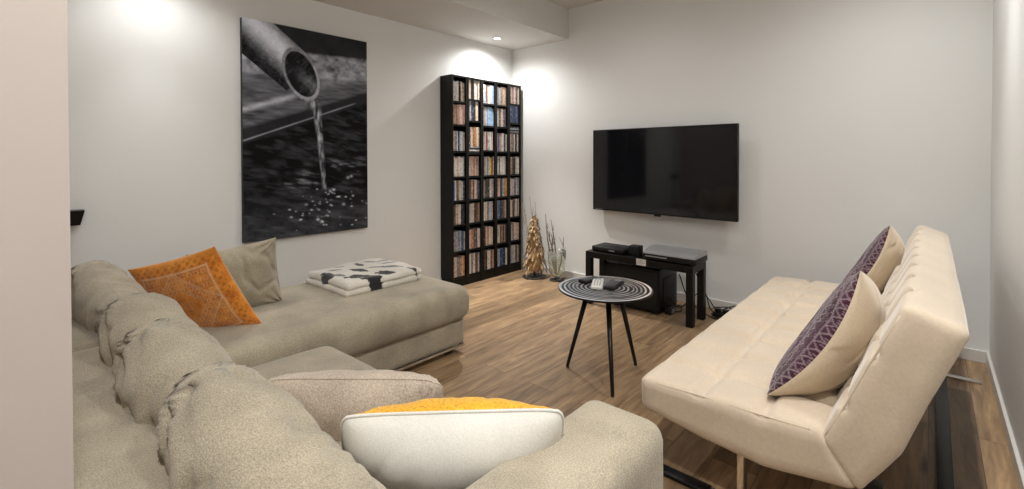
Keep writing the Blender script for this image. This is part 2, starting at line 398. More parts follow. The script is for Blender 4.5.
# ------------------------------------------------------------------ ceiling downlights and added mid-room fill (each lamp's own light is here)
def downlight(i, x, y, z, pw, sp_, label):
    t = thing('ceiling_downlight', label, 'ceiling light', (x, y, z), 'recessed ceiling downlights')
    mesh('trim_ring', *lathe([(.030, -.001), (.031, -.006), (.040, -.007), (.045, -.003), (.045, .0)], 28, (x, y, z)), M['whiteplastic'], t)
    V, Fc = lathe([(.0305, -.002), (.02, -.003), (.0005, -.003)], 28, (x, y, z)); mesh('lamp_lens', V, Fc, M['lamp'], t)
    for nm, pw_, cone in (('downlight_beam', pw, 66), ('downlight_spill', sp_, 164)):
        ld = bpy.data.lights.new(nm, 'SPOT'); ld.energy = pw_; ld.color = WARM; ld.spot_size = R(cone); ld.spot_blend = 1; ld.shadow_soft_size = .03
        if nm == 'downlight_beam' and i == 0: cone_tilt = (R(-9), R(-12), 0)    # adjustable lamp turned towards the room
        else: cone_tilt = (0, 0, 0)
        lo = link(bpy.data.objects.new(nm, ld)); lo.parent = t; lo.location = (0, 0, -.03); lo.rotation_euler = cone_tilt
names = ['round white recessed downlight in the soffit above the media towers', 'round recessed downlight in the soffit over the left end of the sofa',
         'added fill downlight in the ceiling between screen and left soffit', 'round recessed ceiling downlight over the far end of the cream sofa bed',
         'added fill downlight in the ceiling over the beige chaise sofa', 'round recessed ceiling downlight over the near end of the cream sofa bed',
         'round recessed ceiling downlight in the opening of the near wall']
for i, ((x, y, z, pw, cn), nm) in enumerate(zip(LAMPS, names)): downlight(i, x, y, z, pw, cn, nm)

# ------------------------------------------------------------------ wall screen
def tv():
    x0, x1, z0, z1 = -2.428, -1.103, .7371, 1.4966; yb = YB-.105
    t = thing('wall_television', 'large black flat screen television mounted on the white wall', 'television', ((x0+x1)/2, YB, z0))
    b = MB(); b.add(*box(x0, x1, yb+.012, yb+.035, z0, z1, .004)); b.build('housing', M['blackmat'], t)
    g = .009
    f = MB()
    for q in ((x0, x1, z1-g, z1), (x0, x1, z0, z0+g+.006), (x0, x0+g, z0, z1), (x1-g, x1, z0, z1)): f.add(*box(q[0], q[1], yb, yb+.013, q[2], q[3], .002))
    f.build('bezel', M['black'], t)
    mesh('screen_panel', *box(x0+g*.5, x1-g*.5, yb+.005, yb+.013, z0+g, z1-g*.5), M['screen'], t, smooth=False)
    mesh('logo_bump', *box((x0+x1)/2-.03, (x0+x1)/2+.03, yb+.002, yb+.016, z0-.014, z0+.001, .003), M['black'], t)
    mesh('power_light', *box(x0+.03, x0+.10, yb-.001, yb+.002, z0+.005, z0+.009), M['greyplastic'], t)
    mesh('wall_bracket', *box(x0+.55, x1-.55, yb+.035, YB, z0+.2, z1-.2), M['blackmat'], t)
    t.rotation_euler = (0, 0, R(-2.6))
tv()

# ------------------------------------------------------------------ canvas picture
def paint_poster(x, y):
    """x, y in metres from the top left corner; grey values of the photograph of a bamboo spout over water"""
    W, H = .945, 1.53
    g = np.full_like(x, .02)
    g = .012+.012*(n2(x*6, y*6, 3)+1)
    # log behind: two bands across
    yt = .19-.05*x; yb1 = .36-.06*x; lo = .63-.36*x
    band = sst(yt-.01, yt+.02, y)*(1-sst(yb1, yb1+.03, y))
    g = g+band*np.clip(.16+.24*n2(x*22, y*26, 5, 5), .02, .5)
    b2 = sst(yb1, yb1+.02, y)*(1-sst(lo+.10, lo+.14, y))
    g = g+b2*np.clip(.06+.09*n2(x*8, y*40, 7, 4), .0, .3)
    hl = np.exp(-((y-(.625-.36*x))/.020)**2)*(1-sst(.30, .40, x))
    g = g+hl*(.22+.15*n2(x*30, y*30, 8))
    hl2 = np.exp(-((y-(.49-.22*x))/.05)**2)*sst(.5, .62, x)*(1-sst(.80, .9, x)); g = g+hl2*(.10+.08*n2(x*30, y*12, 11))
    # rim line of the trough
    ln = np.exp(-((y-(.836-.385*x))/.0045)**2)*(1-sst(.80, .86, x)); g = g+ln*(.35-.15*x)*(.7+.4*n2(x*12, y*3, 4))
    # water
    wt = sst(.85-.385*x, .87-.385*x, y)
    rip = n2(x*9+2*y, y*34-6*x, 21, 4)
    sp = .5*np.exp(-(((x-.47)/.20)**2+((y-1.12)/.05)**2))+.35*np.exp(-(((x-.66)/.2)**2+((y-1.02)/.06)**2))
    g = g*(1-wt)+wt*(.010+.040*np.clip(rip+.15, 0, 1)+sp*np.clip(rip-.12, 0, 1)*.9+.02*sst(1.15, 1.5, y)*(1+n2(x*25, y*30, 23)))
    rs = np.random.RandomState(4)
    for _ in range(60):                             # droplets and glints
        cx = .58+rs.randn()*.16; cy = 1.22+rs.rand()*.24+rs.randn()*.03; rr = .002+.0035*rs.rand()
        g = g+np.exp(-(((x-cx)/(rr*1.7))**2+((y-cy)/rr)**2))*(.12+.35*rs.rand())
    for cx, cy, am in ((.43, 1.30, .3), (.65, 1.2, .5), (.62, 1.21, .4), (.52, 1.42, .6), (.55, 1.44, .7), (.80, 1.1, .4), (.77, 1.11, .5), (.73, 1.32, .4)):
        g = g+am*np.exp(-(((x-cx)/.012)**2+((y-cy)/.009)**2))*(.6+.6*n2(x*90, y*90, 31))
    # pipe body: between two edges, up to the mouth
    c = np.array([.402, .335]); d = np.array([.35, .31]); d = d/np.linalg.norm(d); nrm = np.array([-d[1], d[0]])
    al = (x-c[0])*d[0]+(y-c[1])*d[1]; ac = (x-c[0])*nrm[0]+(y-c[1])*nrm[1]
    e1 = (x-.204)*(.121)-(y-0)*(.163)                # above the top edge when > 0
    e2 = (x-0)*(.261)-(y-.247)*(.35)                 # below the lower edge when < 0
    ea = (x-c[0])/.139; eb = (y-c[1])/.190
    rr = np.sqrt((ea*ea-2*.34*ea*eb+eb*eb)/(1-.34**2)); ea = (ea+eb)/1.5
    body = (1-sst(-.0008, .0008, e1))*sst(-.001, .001, e2)*(1-sst(-.02, .0, al-.02))
    pos = np.clip((ac+.18)/.36, 0, 1)
    tex = n2(x*30-10*y, y*30, 41, 5)
    br = .06+.46*np.exp(-((pos-.42)/.23)**2)+.10*tex*(1-.5*pos)+.06*n2(x*90, y*90, 44, 2)
    br = np.clip(br, .012, .6)*(1-.75*sst(.62, .95, pos))
    g = g*(1-body)+body*br
    # mouth rim and inside
    rim = 1-sst(.99, 1.02, rr); g = g*(1-rim)+rim*(.17+.10*n2(x*50, y*50, 47)+.10*(ea > .2))
    ins = 1-sst(.84, .88, rr)
    inn = .014+.05*np.clip(n2((x-y)*10, (x+y)*34, 51), 0, 1)+.12*np.exp(-((ac-.0)/.04)**2)*sst(-.1, .1, al)*(.6+n2(x*40, y*40, 52))
    g = g*(1-ins)+ins*np.clip(inn, .008, .4)
    # stream
    P = np.array([(.445, .515), (.485, .545), (.515, .60), (.534, .727), (.545, .85), (.553, .95), (.566, 1.08), (.574, 1.19)])
    cx = np.interp(y, P[:, 1], P[:, 0]); wd = np.interp(y, [.5, .56, .65, .8, .95, 1.05, 1.19], [.055, .045, .028, .022, .020, .017, .016])
    st = np.exp(-((x-cx)/wd)**4)*sst(.50, .53, y)*(1-sst(1.17, 1.21, y))
    sv = np.clip(.16+.5*n2(x*60, y*16, 61, 3), .03, .75); g = g*(1-st*.85)+st*.85*sv
    g = np.clip(g, .006, .8)
    g = .006+(g-.010).clip(0)*1.75; return np.stack([g*.95, g*.98, g*1.12], 1)
def poster():
    y0, y1, z0, z1 = 1.183, 2.130, .655, 2.193; xf = XW+.035
    t = thing('canvas_picture', 'tall black and white canvas picture of water pouring from a bamboo spout', 'picture', (XW, (y0+y1)/2, z0))
    mesh('stretcher_edge', *box(XW, xf-.001, y0, y1, z0, z1, .002), M['blackmat'], t, smooth=False)
    nx, ny = 210, 340; a, b = np.meshgrid(np.linspace(0, 1, nx+1), np.linspace(0, 1, ny+1), indexing='ij'); a = a.ravel(); b = b.ravel()
    V = np.stack([np.full_like(a, xf), y0+a*(y1-y0), z1-b*(z1-z0)], 1)
    Fc = [(i*(ny+1)+j, i*(ny+1)+j+1, (i+1)*(ny+1)+j+1, (i+1)*(ny+1)+j) for i in range(nx) for j in range(ny)]
    mesh('printed_canvas', V, Fc, M['print'], t, col=paint_poster(a*.945, b*1.53))
poster()

# ------------------------------------------------------------------ black box lamp on the left wall
def wall_box():
    y0, y1, z0, z1 = .275, .372, .872, .953
    t = thing('wall_lamp', 'small black tapered box lamp on the left wall beside the near wall', 'wall lamp', (XW, .32, z0))
    b = MB(); V = []
    for z, k in ((z0, .018), (z1, 0)): V += [(XW+.012, y0+k*.3, z), (XW+.012, y1-k, z), (XW+.095-k, y1-k, z), (XW+.095-k, y0+k*.3, z)]
    b.add(V, [(0, 3, 2, 1), (4, 5, 6, 7), (0, 1, 5, 4), (1, 2, 6, 5), (2, 3, 7, 6), (3, 0, 4, 7)]); b.build('lamp_body', M['black'], t)
    mesh('mounting_plate', *box(XW, XW+.014, y0+.02, y1-.02, z0+.01, z1-.01), M['blackmat'], t, smooth=False)
    mesh('power_cord', *tube(spline([(XW+.03, .315, z0), (XW+.02, .31, .7), (XW+.012, .335, .45), (XW+.02, .33, .12), (XW+.03, .33, .01)]), .0035, 6), M['black'], t)
wall_box()

# ------------------------------------------------------------------ media towers and disc cases
random.seed(11)
PAL = [('white', (.62, .58, .54)), ('cream', (.60, .47, .36)), ('pale pink', (.58, .38, .32)), ('tan', (.36, .21, .13)), ('brown', (.13, .065, .04)), ('black', (.02, .02, .022)),
       ('grey', (.20, .20, .21)), ('pale grey', (.42, .42, .43)), ('red', (.28, .04, .03)), ('blue', (.04, .09, .24)), ('navy', (.02, .035, .09)), ('orange', (.50, .22, .06)),
       ('yellow', (.55, .38, .08)), ('light blue', (.25, .36, .50))]
SP = [spine('spine_'+n.replace(' ', '_'), c) for n, c in PAL]
WTS = [22, 18, 10, 9, 9, 14, 9, 14, 2.5, 3, 3, 2, 1, 3]
TY0 = 2.9383; TWD = .20; XF = XW+.17
bot = [1.775, 1.554, 1.30, 1.056, .827, .596, .34, .095]
ROWB = {0: bot, 1: [1.81, 1.60, 1.285]+bot[3:], 2: [1.785, 1.56, 1.31]+bot[3:], 3: [1.785, 1.56, 1.30]+bot[3:], 4: [1.815, 1.61, 1.30]+bot[3:]}
COLN = ['leftmost tower', 'second tower from left', 'middle tower', 'fourth tower from left', 'rightmost tower']
ROWN = ['top shelf', 'second shelf down', 'third shelf down', 'fourth shelf down', 'fifth shelf down', 'sixth shelf down', 'seventh shelf down', 'bottom shelf']
ORD = ['first', 'second', 'third', 'fourth', 'fifth', 'sixth', 'seventh', 'eighth', 'ninth', 'tenth']
def dcase(y0, y1, z0, z1, xf, mi, label, lean=0):
    x0 = max(XW+.012, xf-.135)
    V, Fc = box(x0, xf, y0, y1, z0, z1, .0012)
    if lean: V = [(a, b+(c-z0)*lean, c) for a, b, c in V]
    o = mesh('disc_case', V, Fc, SP[mi], smooth=False, origin=((x0+xf)/2, (y0+y1)/2, z0))
    tag(o, label, 'disc case', 'disc cases in the black media towers')
for ci in range(5):
    y0 = TY0+ci*TWD; y1 = y0+TWD-.0015; p = .0195
    t = thing('media_tower', 'tall narrow black media tower full of disc cases, '+['leftmost of the five', 'second from left of the five', 'in the middle of the five', 'fourth from left of the five', 'rightmost of the five by the corner'][ci],
              'shelf', (XW+.085, (y0+y1)/2, 0), 'five narrow black media towers')
    for a in (y0, y1-p): mesh('side_panel', *box(XW+.001, XF, a, a+p, 0, 2.02, .001), M['blackwood'], t, smooth=False)
    mesh('back_panel', *box(XW+.001, XW+.008, y0+p, y1-p, .02, 2.01), M['blackwood'], t, smooth=False)
    mesh('top_panel', *box(XW+.001, XF-.002, y0+p, y1-p, 2.002, 2.0195), M['blackwood'], t, smooth=False)
    mesh('plinth', *box(XF-.016, XF-.004, y0+p, y1-p, 0, .075), M['blackwood'], t, smooth=False)
    for zb in ROWB[ci]: mesh('shelf', *box(XW+.008, XF-.003, y0+p, y1-p, zb-.017, zb-.0005), M['blackwood'], t, smooth=False)
    for ri, zb in enumerate(ROWB[ci]):
        yy = y0+p+.002; k = 0; z0 = zb
        if (ci, ri) in ((1, 2),):                    # flat stack under the upright cases
            for q in range(4):
                mi = [5, 0, 5, 7][q]; V, Fc = box(XW+.03, XF-.012, y0+p+.002, y1-p-.004, z0, z0+.0145, .001)
                tag(mesh('disc_case', V, Fc, SP[mi], smooth=False), PAL[mi][0]+' disc case lying flat, third shelf of second tower, %s from bottom' % ORD[q], 'disc case', 'disc cases in the black media towers'); z0 += .015
        while yy < y1-p-.017:
            th = random.choice([.0145, .0145, .016, .020, .022, .026, .030, .034])
            th = min(th, y1-p-.001-yy)
            mi = random.choices(range(14), WTS)[0]
            if (ci, ri) == (4, 1): mi = random.choice([9, 10, 9, 5, 10])
            if (ci, ri) == (0, 1): mi = random.choice([2, 1, 2, 3, 2])
            if (ci, ri) in ((2, 0), (2, 1)) and random.random() < .4: mi = 13
            hh = random.choice([.190, .190, .190, .186, .180, .192]); xf = XF-.008-random.random()*.006
            hh = min(hh, (2.002 if ri == 0 else ROWB[ci][ri-1]-.017)-z0-.003)
            nm = '%s disc case, %s from left, %s, %s' % (PAL[mi][0], ORD[k], ROWN[ri], COLN[ci])
            dcase(yy, yy+th-.0012, z0, z0+hh, xf, mi, nm); yy += th+.0004; k += 1
        if (ci, ri) == (4, 2):
            z0 = zb+.193
            for q in range(5):
                mi = [5, 6, 5, 7, 5][q]; V, Fc = box(XW+.03, XF-.012, y0+p+.002, y1-p-.004, z0, z0+.0145, .001)
                tag(mesh('disc_case', V, Fc, SP[mi], smooth=False), PAL[mi][0]+' disc case lying flat, third row of rightmost tower, %s from bottom' % ORD[q], 'disc case', 'disc cases in the black media towers'); z0 += .015

# ------------------------------------------------------------------ decorations in the corner
def husk_tree():
    c = np.array([-3.06, 3.79, 0]); random.seed(5)
    t = thing('husk_cone_tree', 'cone shaped ornament tree of dried brown husks beside the media towers', 'ornament tree', tuple(c))
    mesh('base_dish', *lathe([(.001, 0), (.10, 0), (.125, .008), (.12, .014), (.02, .012), (.001, .012)], 28, c), M['darkdish'], t)
    mesh('stem', *tube([c+(0, 0, .01), c+(0, 0, .10), c+(0, 0, .60)], [.012, .012, .004]), M['twig'], t)
    V, Fc = lathe([(.06, .07), (.085, .09), (.062, .25), (.034, .42), (.010, .58), (.001, .62)], 20, c); mesh('cone_core', V, Fc, M['husk'], t)
    b = MB()
    for k in range(430):
        f = (k/430)**.8; z = .07+.55*f+random.uniform(-.01, .01); rr = .112*(1-f)**.85+.008; a = random.uniform(0, 2*math.pi)
        L = random.uniform(.05, .085)*(1-.35*f); wd = random.uniform(.010, .018); o = random.uniform(.25, .75)
        rad = Vector((math.cos(a), math.sin(a), 0)); tn = Vector((-math.sin(a), math.cos(a), 0)); p0 = Vector(c)+rad*rr*.9+Vector((0, 0, z+.02))
        d = (rad*math.sin(o)+Vector((0, 0, -math.cos(o)))+tn*random.uniform(-.35, .35)).normalized(); nn = d.cross(tn).normalized()*.003
        p1 = p0+d*L*.5+rad*.004; p2 = p0+d*L
        b.add([p0, p1+tn*wd*.6+nn, p2, p1-tn*wd*.6+nn, p1-nn*1.3], [(0, 1, 4), (0, 4, 3), (1, 2, 4), (4, 2, 3), (0, 3, 2, 1)], random.choice([0, 0, 1, 2]))
    o = b.build('husks', [M['husk'], M['husk_pale'], M['husk_dark']], t, angle=20); o['kind'] = 'stuff'
husk_tree()
def twigs(parent, c, spec, seed, mat='twig'):
    random.seed(seed)
    for (dx, dy, top, bend) in spec:
        p0 = Vector((c[0]+dx*.10, c[1]+dy*.1, c[2]+.02)); p3 = Vector((c[0]+dx, c[1]+dy, top))
        mid = (p0+p3)/2+Vector((bend, random.uniform(-.02, .02), 0)); b = MB()
        b.add(*tube(spline([p0, mid, p3]), [.0065]*8+[.004]*3+[.0025]*2, 6))
        for q in range(2):
            f = .55+.2*q; s = p0.lerp(p3, f)+Vector((bend*.5, 0, 0)); e = s+Vector((random.uniform(-.07, .07), random.uniform(-.02, .02), random.uniform(.06, .12)))
            b.add(*tube([s, (s+e)/2+Vector((.006, 0, 0)), e], [.0035, .003, .0015], 5))
        b.build('branch', M[mat], parent)
def vase():
    c = (-2.81, 3.84, 0)
    t = thing('glass_vase', 'smoky glass vase holding bare twigs on a dark foot beside the husk cone tree', 'vase', c)
    mesh('vase_foot', *lathe([(.001, 0), (.06, 0), (.075, .006), (.075, .012), (.03, .018), (.022, .03), (.001, .03)], 28, c), M['darkdish'], t)
    V, Fc = lathe([(.001, .03), (.03, .03), (.055, .045), (.078, .10), (.088, .2), (.094, .30), (.091, .30), (.085, .2), (.074, .10), (.05, .05), (.001, .036)], 36, c)
    mesh('vase_bowl', V, Fc, M['glass'], t)
    o = thing('twig_bunch', 'bare grey twigs standing in the glass vase', 'twigs', (c[0], c[1], .03))
    twigs(o, (c[0], c[1], .03), [(-.13, -.02, .66, -.02), (-.09, .02, .60, .01), (-.04, -.03, .46, -.02), (.07, .02, .44, .03), (-.11, -.04, .54, .02)], 3)
    o2 = thing('twig_bunch', 'thin dark twigs poking up behind the husk cone tree', 'twigs', (-3.10, 3.91, 0))
    twigs(o2, (-3.10, 3.91, 0), [(-.20, -.02, .80, -.01), (-.24, .0, .68, .0), (-.06, .02, .76, -.01), (-.10, -.03, .82, .02)], 8, 'twig_pale')
vase()

# ------------------------------------------------------------------ black bench with the boxes
BX0, BX1, BY0, BY1, BH = -2.185, -1.278, 3.395, 3.665, .445
def bench():
    t = thing('low_bench', 'low black bench table against the screen wall carrying media boxes', 'table', ((BX0+BX1)/2, (BY0+BY1)/2, 0))
    mesh('bench_top', *box(BX0, BX1, BY0, BY1, BH-.052, BH, .002), M['blackwood'], t, smooth=False)
    for x in (BX0, BX1-.05):
        for y in (BY0, BY1-.05): mesh('leg', *box(x, x+.05, y, y+.05, 0, BH-.052, .001), M['blackwood'], t, smooth=False)
    c = thing('hanging_card', 'small white printed card on the front edge of the black bench top', 'card', (-1.677, BY0-.002, .397))
    mesh('card_sheet', *box(-1.717, -1.638, BY0-.003, BY0-.0005, .397, .446), M['paper'], c, smooth=False)
    b = MB()
    for k in range(4): b.add(*box(-1.71, -1.66+.012*(k % 2), BY0-.0036, BY0-.003, .407+.009*k, .410+.009*k))
    b.build('printed_lines', M['ink'], c)
bench()
def devices():
    z = BH
    t = thing('set_top_box', 'flat black media player on the left of the black bench', 'media player', (-2.0, 3.53, z))
    mesh('casing', *box(-2.145, -1.850, 3.43, 3.64, z+.006, z+.044, .004), M['blackmat'], t)
    mesh('front_panel', *box(-2.14, -1.855, 3.426, 3.431, z+.010, z+.036, .001), M['black'], t)
    mesh('display', *box(-1.98, -1.93, 3.4245, 3.427, z+.018, z+.028), M['greyplastic'], t, smooth=False)
    for x in (-2.13, -1.88):
        for y in (3.445, 3.61): mesh('foot', *lathe([(.001, 0), (.01, 0), (.01, .006), (.001, .006)], 12, (x, y, z)), M['black'], t)
    t = thing('cube_speaker', 'small black cube speaker between the two boxes on the bench', 'speaker', (-1.77, 3.49, z))
    mesh('casing', *box(-1.815, -1.725, 3.45, 3.53, z, z+.083, .006), M['blackmat'], t)
    mesh('speaker_cone', *lathe([(.03, 0), (.026, .003), (.018, -.002), (.001, -.002)], 20, (0, 0, 0)), M['black'], t)
    o = t.children[-1]; o.rotation_euler = (R(90), 0, 0); o.location = (0, 0, 0)
    me = o.data
    V = np.array([v.co for v in me.vertices])+np.array(t.location)
    for v, p in zip(me.vertices, V): v.co = (p[0], p[1], p[2])
    o.location = Vector((-1.77, 3.449, z+.042))-Vector(t.location)
    t = thing('disc_player', 'large black player with a silver arched lid on the right of the bench', 'disc player', (-1.46, 3.53, z))
    x0, x1 = -1.675, -1.262
    mesh('casing', *box(x0, x1, 3.405, 3.655, z+.008, z+.050, .006), M['blackmat'], t)
    pr = [(3.400, z+.050), (3.655, z+.050), (3.655, z+.083), (3.60, z+.090), (3.50, z+.086), (3.43, z+.073), (3.402, z+.060)]
    b = MB(); b.add(*prism(pr, x0+.012, x1-.004, 'x')); b.build('lid', M['silver'], t)
    mesh('control_strip', *box(x0+.03, x0+.20, 3.397, 3.406, z+.028, z+.036, .001), M['greyplastic'], t)
    for x in (x0+.03, x1-.03):
        for y in (3.42, 3.63): mesh('foot', *lathe([(.001, 0), (.012, 0), (.012, .008), (.001, .008)], 12, (x, y, z)), M['black'], t)
    t = thing('subwoofer', 'big black subwoofer box standing on the floor under the bench', 'subwoofer', (-1.82, 3.66, 0))
    mesh('cabinet', *box(-2.075, -1.575, 3.50, 3.84, .012, .352, .006), M['black'], t)
    mesh('front_grille', *box(-2.06, -1.59, 3.494, 3.501, .03, .335, .003), M['blackmat'], t)
    mesh('port_panel', *box(-1.576, -1.568, 3.56, 3.78, .05, .28, .002), M['blackmat'], t)
    for x in (-2.05, -1.61):
        for y in (3.53, 3.80): mesh('foot', *lathe([(.001, 0), (.016, 0), (.016, .012), (.001, .012)], 12, (x, y, 0)), M['black'], t)
devices()
def cables():
    random.seed(2); g = 'black cables behind and beside the bench'
    P = [([(-1.36, 3.62, .44), (-1.40, 3.74, .36), (-1.33, 3.80, .16), (-1.30, 3.86, .012), (-1.22, 3.90, .008)], 'thin cable dropping from the disc player behind the bench leg'),
         ([(-1.50, 3.70, .30), (-1.46, 3.78, .10), (-1.36, 3.80, .008), (-1.22, 3.70, .008), (-1.12, 3.74, .01), (-1.16, 3.86, .06), (-1.30, 3.90, .03)], 'black cable looped on the floor right of the bench'),
         ([(-1.27, 3.80, .008), (-1.18, 3.92, .05), (-1.06, 3.90, .09), (-1.03, 3.82, .03), (-1.16, 3.72, .008), (-1.26, 3.74, .02), (-1.24, 3.86, .03)], 'black cable arching over the others next to the skirting board'),
         ([(-1.57, 3.68, .10), (-1.50, 3.72, .03), (-1.42, 3.86, .12), (-1.36, 3.90, .11), (-1.27, 3.88, .01)], 'black cable running out of the subwoofer side'),
         ([(-1.55, 3.60, .02), (-1.50, 3.70, .05), (-1.47, 3.66, .02), (-1.53, 3.64, .008)], 'short tangled black cable at the foot of the subwoofer')]
    for pts, lb in P: tag(mesh('cable', *tube(spline(pts, 8), .0045, 6), M['black']), lb, 'cable', g)
    t = thing('power_strip', 'black power strip lying on the floor right of the bench', 'power strip', (-1.20, 3.78, 0))
    mesh('casing', *box(-1.26, -1.12, 3.755, 3.805, 0, .035, .005), M['blackmat'], t)
    for k in range(2): mesh('plug', *box(-1.245+.06*k, -1.205+.06*k, 3.76, 3.80, .035, .065, .004), M['black'], t)
    t = thing('adapter_box', 'small black adapter box on the floor beside the subwoofer', 'adapter', (-1.53, 3.62, 0))
    mesh('casing', *box(-1.56, -1.51, 3.56, 3.66, .0, .06, .005), M['blackmat'], t)
    mesh('label_plate', *box(-1.51, -1.5085, 3.58, 3.64, .012, .045), M['greyplastic'], t, smooth=False)
cables()

# ------------------------------------------------------------------ round side table and remotes
TC = np.array([-1.373, 2.336]); TZ = .50
def side_table():
    t = thing('round_side_table', 'round side table with a ring patterned top on three black splayed legs', 'table', (TC[0], TC[1], 0))
    nr, na = 90, 120; prof = [(.0001+.262*i/nr, 0) for i in range(nr+1)]
    V = []; col = []
    rs = np.random.RandomState(3)
    for i, (r, _) in enumerate(prof):
        for k in range(na): a = 2*math.pi*k/na; V.append((TC[0]+r*math.cos(a), TC[1]+r*math.sin(a), TZ))
    Fc = [(i*na+k, i*na+(k+1) % na, (i+1)*na+(k+1) % na, (i+1)*na+k)[::1] for i in range(nr) for k in range(na)]
    V = np.array(V); r = np.hypot(V[:, 0]-TC[0], V[:, 1]-TC[1]); a = np.arctan2(V[:, 1]-TC[1], V[:, 0]-TC[0])
    wob = r+.004*n2(np.cos(a)*1.5+r*3, np.sin(a)*1.5, 4)+.003*np.sin(a*2+r*30)
    ph = (wob+.006*np.cos(a+.8))/.262*10.6; fr = ph-np.floor(ph)
    lw = .34+.30*_h(np.floor(ph).astype(np.int64), 0*np.floor(ph).astype(np.int64)+3, 0*np.floor(ph).astype(np.int64), 9)
    line = sst(0, .08, fr)*(1-sst(lw, lw+.08, fr)); br = n2(np.cos(a)*3+ph*2.7, np.sin(a)*3, 6, 3)
    line = line*sst(-.55, -.1, br)
    tone = .22+.45*_h(np.floor(ph).astype(np.int64), 0*np.floor(ph).astype(np.int64)+1, 0*np.floor(ph).astype(np.int64), 5)
    g = .014+line*tone
    edge = sst(.245, .249, wob)*(1-sst(.254, .257, wob)); g = g+edge*.3
    sh = np.clip((V[:, 0]-TC[0])*.7+(V[:, 1]-TC[1])*.7, -.25, .25)*1.2
    col = np.stack([g*(.98+.35*sh), g*.95, g*(.95-.3*sh)], 1)
    mesh('ring_top', V, Fc, M['ringtop'], t, col=col)
    mesh('table_edge', *lathe([(.262, TZ), (.2635, TZ-.004), (.262, TZ-.010), (.25, TZ-.013), (.001, TZ-.013)], 64, (TC[0], TC[1], 0)), M['black'], t)
    for x, y in ((-1.594, 2.284), (-1.221, 2.152), (-1.306, 2.572)):
        d = Vector((x-TC[0], y-TC[1], 0)); p = Vector((TC[0], TC[1], TZ-.012))+d*.42
        mesh('leg', *tube([p, Vector((x, y, .012)), Vector((x, y, 0))], [.016, .0095, .009], 14), M['black'], t)
        mesh('leg_plate', *lathe([(.03, 0), (.03, -.006), (.001, -.006)], 16, (p.x, p.y, TZ-.0125)), M['black'], t)
    def remote(cx, cy, ang, L, wd, mat, label, btn, nb):
        r_ = thing('remote_control', label, 'remote control', (cx, cy, TZ), 'remote controls on the round table')
        Mx = Matrix.Translation((cx, cy, TZ)) @ Matrix.Rotation(R(ang), 4, 'Z')
        mesh('body', *box(-L/2, L/2, -wd/2, wd/2, .001, .020, .006, Mx), mat, r_)
        b = MB()
        for i in range(nb):
            for j in range(3): b.add(*box(-L*.36+i*L*.62/nb, -L*.36+i*L*.62/nb+.006, -wd*.3+j*wd*.24, -wd*.3+j*wd*.24+.006, .019, .0225, .001, Mx))
        b.build('buttons', btn, r_)
        mesh('display_window', *box(L*.30, L*.42, -wd*.3, wd*.3, .0195, .0212, .0003, Mx), btn, r_)
    remote(-1.506, 2.395, 80, .15, .062, M['blackmat'], 'black remote control, leftmost on the round side table', M['greyplastic'], 5)
    remote(-1.428, 2.345, 118, .20, .064, M['whiteplastic'], 'white remote control lying between two black ones on the side table', M['greyplastic'], 6)
    remote(-1.345, 2.385, 100, .18, .064, M['blackmat'], 'black remote control, rightmost on the round side table', M['greyplastic'], 6)
side_table()

# ------------------------------------------------------------------ beige sectional sofa
def sofa():
    t = thing('sectional_sofa', 'large beige fabric sectional sofa with a long chaise on the left', 'sofa', (-1.9, .9, 0))
    def drape(k): return lambda Q, Nn, P: Q
    def P_(nm, mat, *a, **k): return mesh(nm, *softbox(*a, **k), mat, t)
    so = M['sofa']
    P_('chaise_base', so, -3.06, -2.225, .27, 2.045, .052, .215, .018, amp=.002, seed=1)
    def ch(Q, Nn, P):                                # loose top that sags over its edges
        s = fbm(Q*np.array([3, 1.3, 3]), 8, 3)*.010; side = np.abs(Nn[:, 0])+np.abs(Nn[:, 1])
        Q[:, 2] += s*(Nn[:, 2] > .2)
        Q[:, 0] += Nn[:, 0]*.012*np.cos(P[:, 2]/.11*1.5); Q[:, 1] += Nn[:, 1]*.012*np.cos(P[:, 2]/.11*1.5)
        return Q
    P_('chaise_cushion', so, -3.08, -2.185, .27, 2.07, .205, .425, .07, amp=.005, freq=4, seed=2, crown=.012, extra=ch)
    P_('seat_base', so, -2.22, -.69, .27, 1.05, .052, .205, .018, amp=.002, seed=3)
    P_('seat_cushion', so, -2.16, -.695, .27, 1.115, .20, .365, .075, amp=.004, freq=4, seed=4, crown=.03)
    P_('back_frame', so, -2.130, -.47, .072, .285, .052, .60, .035, amp=.003, seed=5)
    P_('chaise_back_frame', so, -3.215, -2.136, .072, .29, .052, .605, .035, amp=.003, seed=6)
    P_('side_frame', so, -3.215, -3.07, .28, 1.0, .052, .56, .04, amp=.003, seed=7)
    P_('armrest', so, -.692, -.470, .29, 1.10, .052, .600, .045, step=.02, amp=.003, seed=9)
    tag(mesh('metal_plinth', *box(-2.232, -2.214, .35, 2.035, .040, .054, .002), M['chrome'], t), 'thin chrome strip')
    mesh('metal_plinth', *box(-3.04, -2.22, 2.022, 2.036, .040, .054, .002), M['chrome'], t)
    for x, y in ((-2.98, 1.95), (-2.3, 1.95), (-2.98, .2), (-2.3, .2), (-.75, .98), (-.75, .15), (-1.6, .98)):
        mesh('foot', *box(x-.03, x+.03, y-.03, y+.03, 0, .055, .003), M['black'], t)
sofa()
g = 'loose back cushions along the sofa back'
def bc(label, c, u, v, wd, ht, th, seed, **k):
    pillow('back_cushion', label, 'cushion', c, u, v, wd, ht, th, M['sofa'], nu=72, pinch=.02, wr=.015, seed=seed, a=3.4, b=.5, group=g, fold=.022, corner=.10, **k)
bc('plump beige back cushion nearest the camera, beside the white and yellow pillow', (-.97, .385, .545), (1, .06, -.06), (0, -.22, 1), .71, .42, .30, 1, taper=.24)
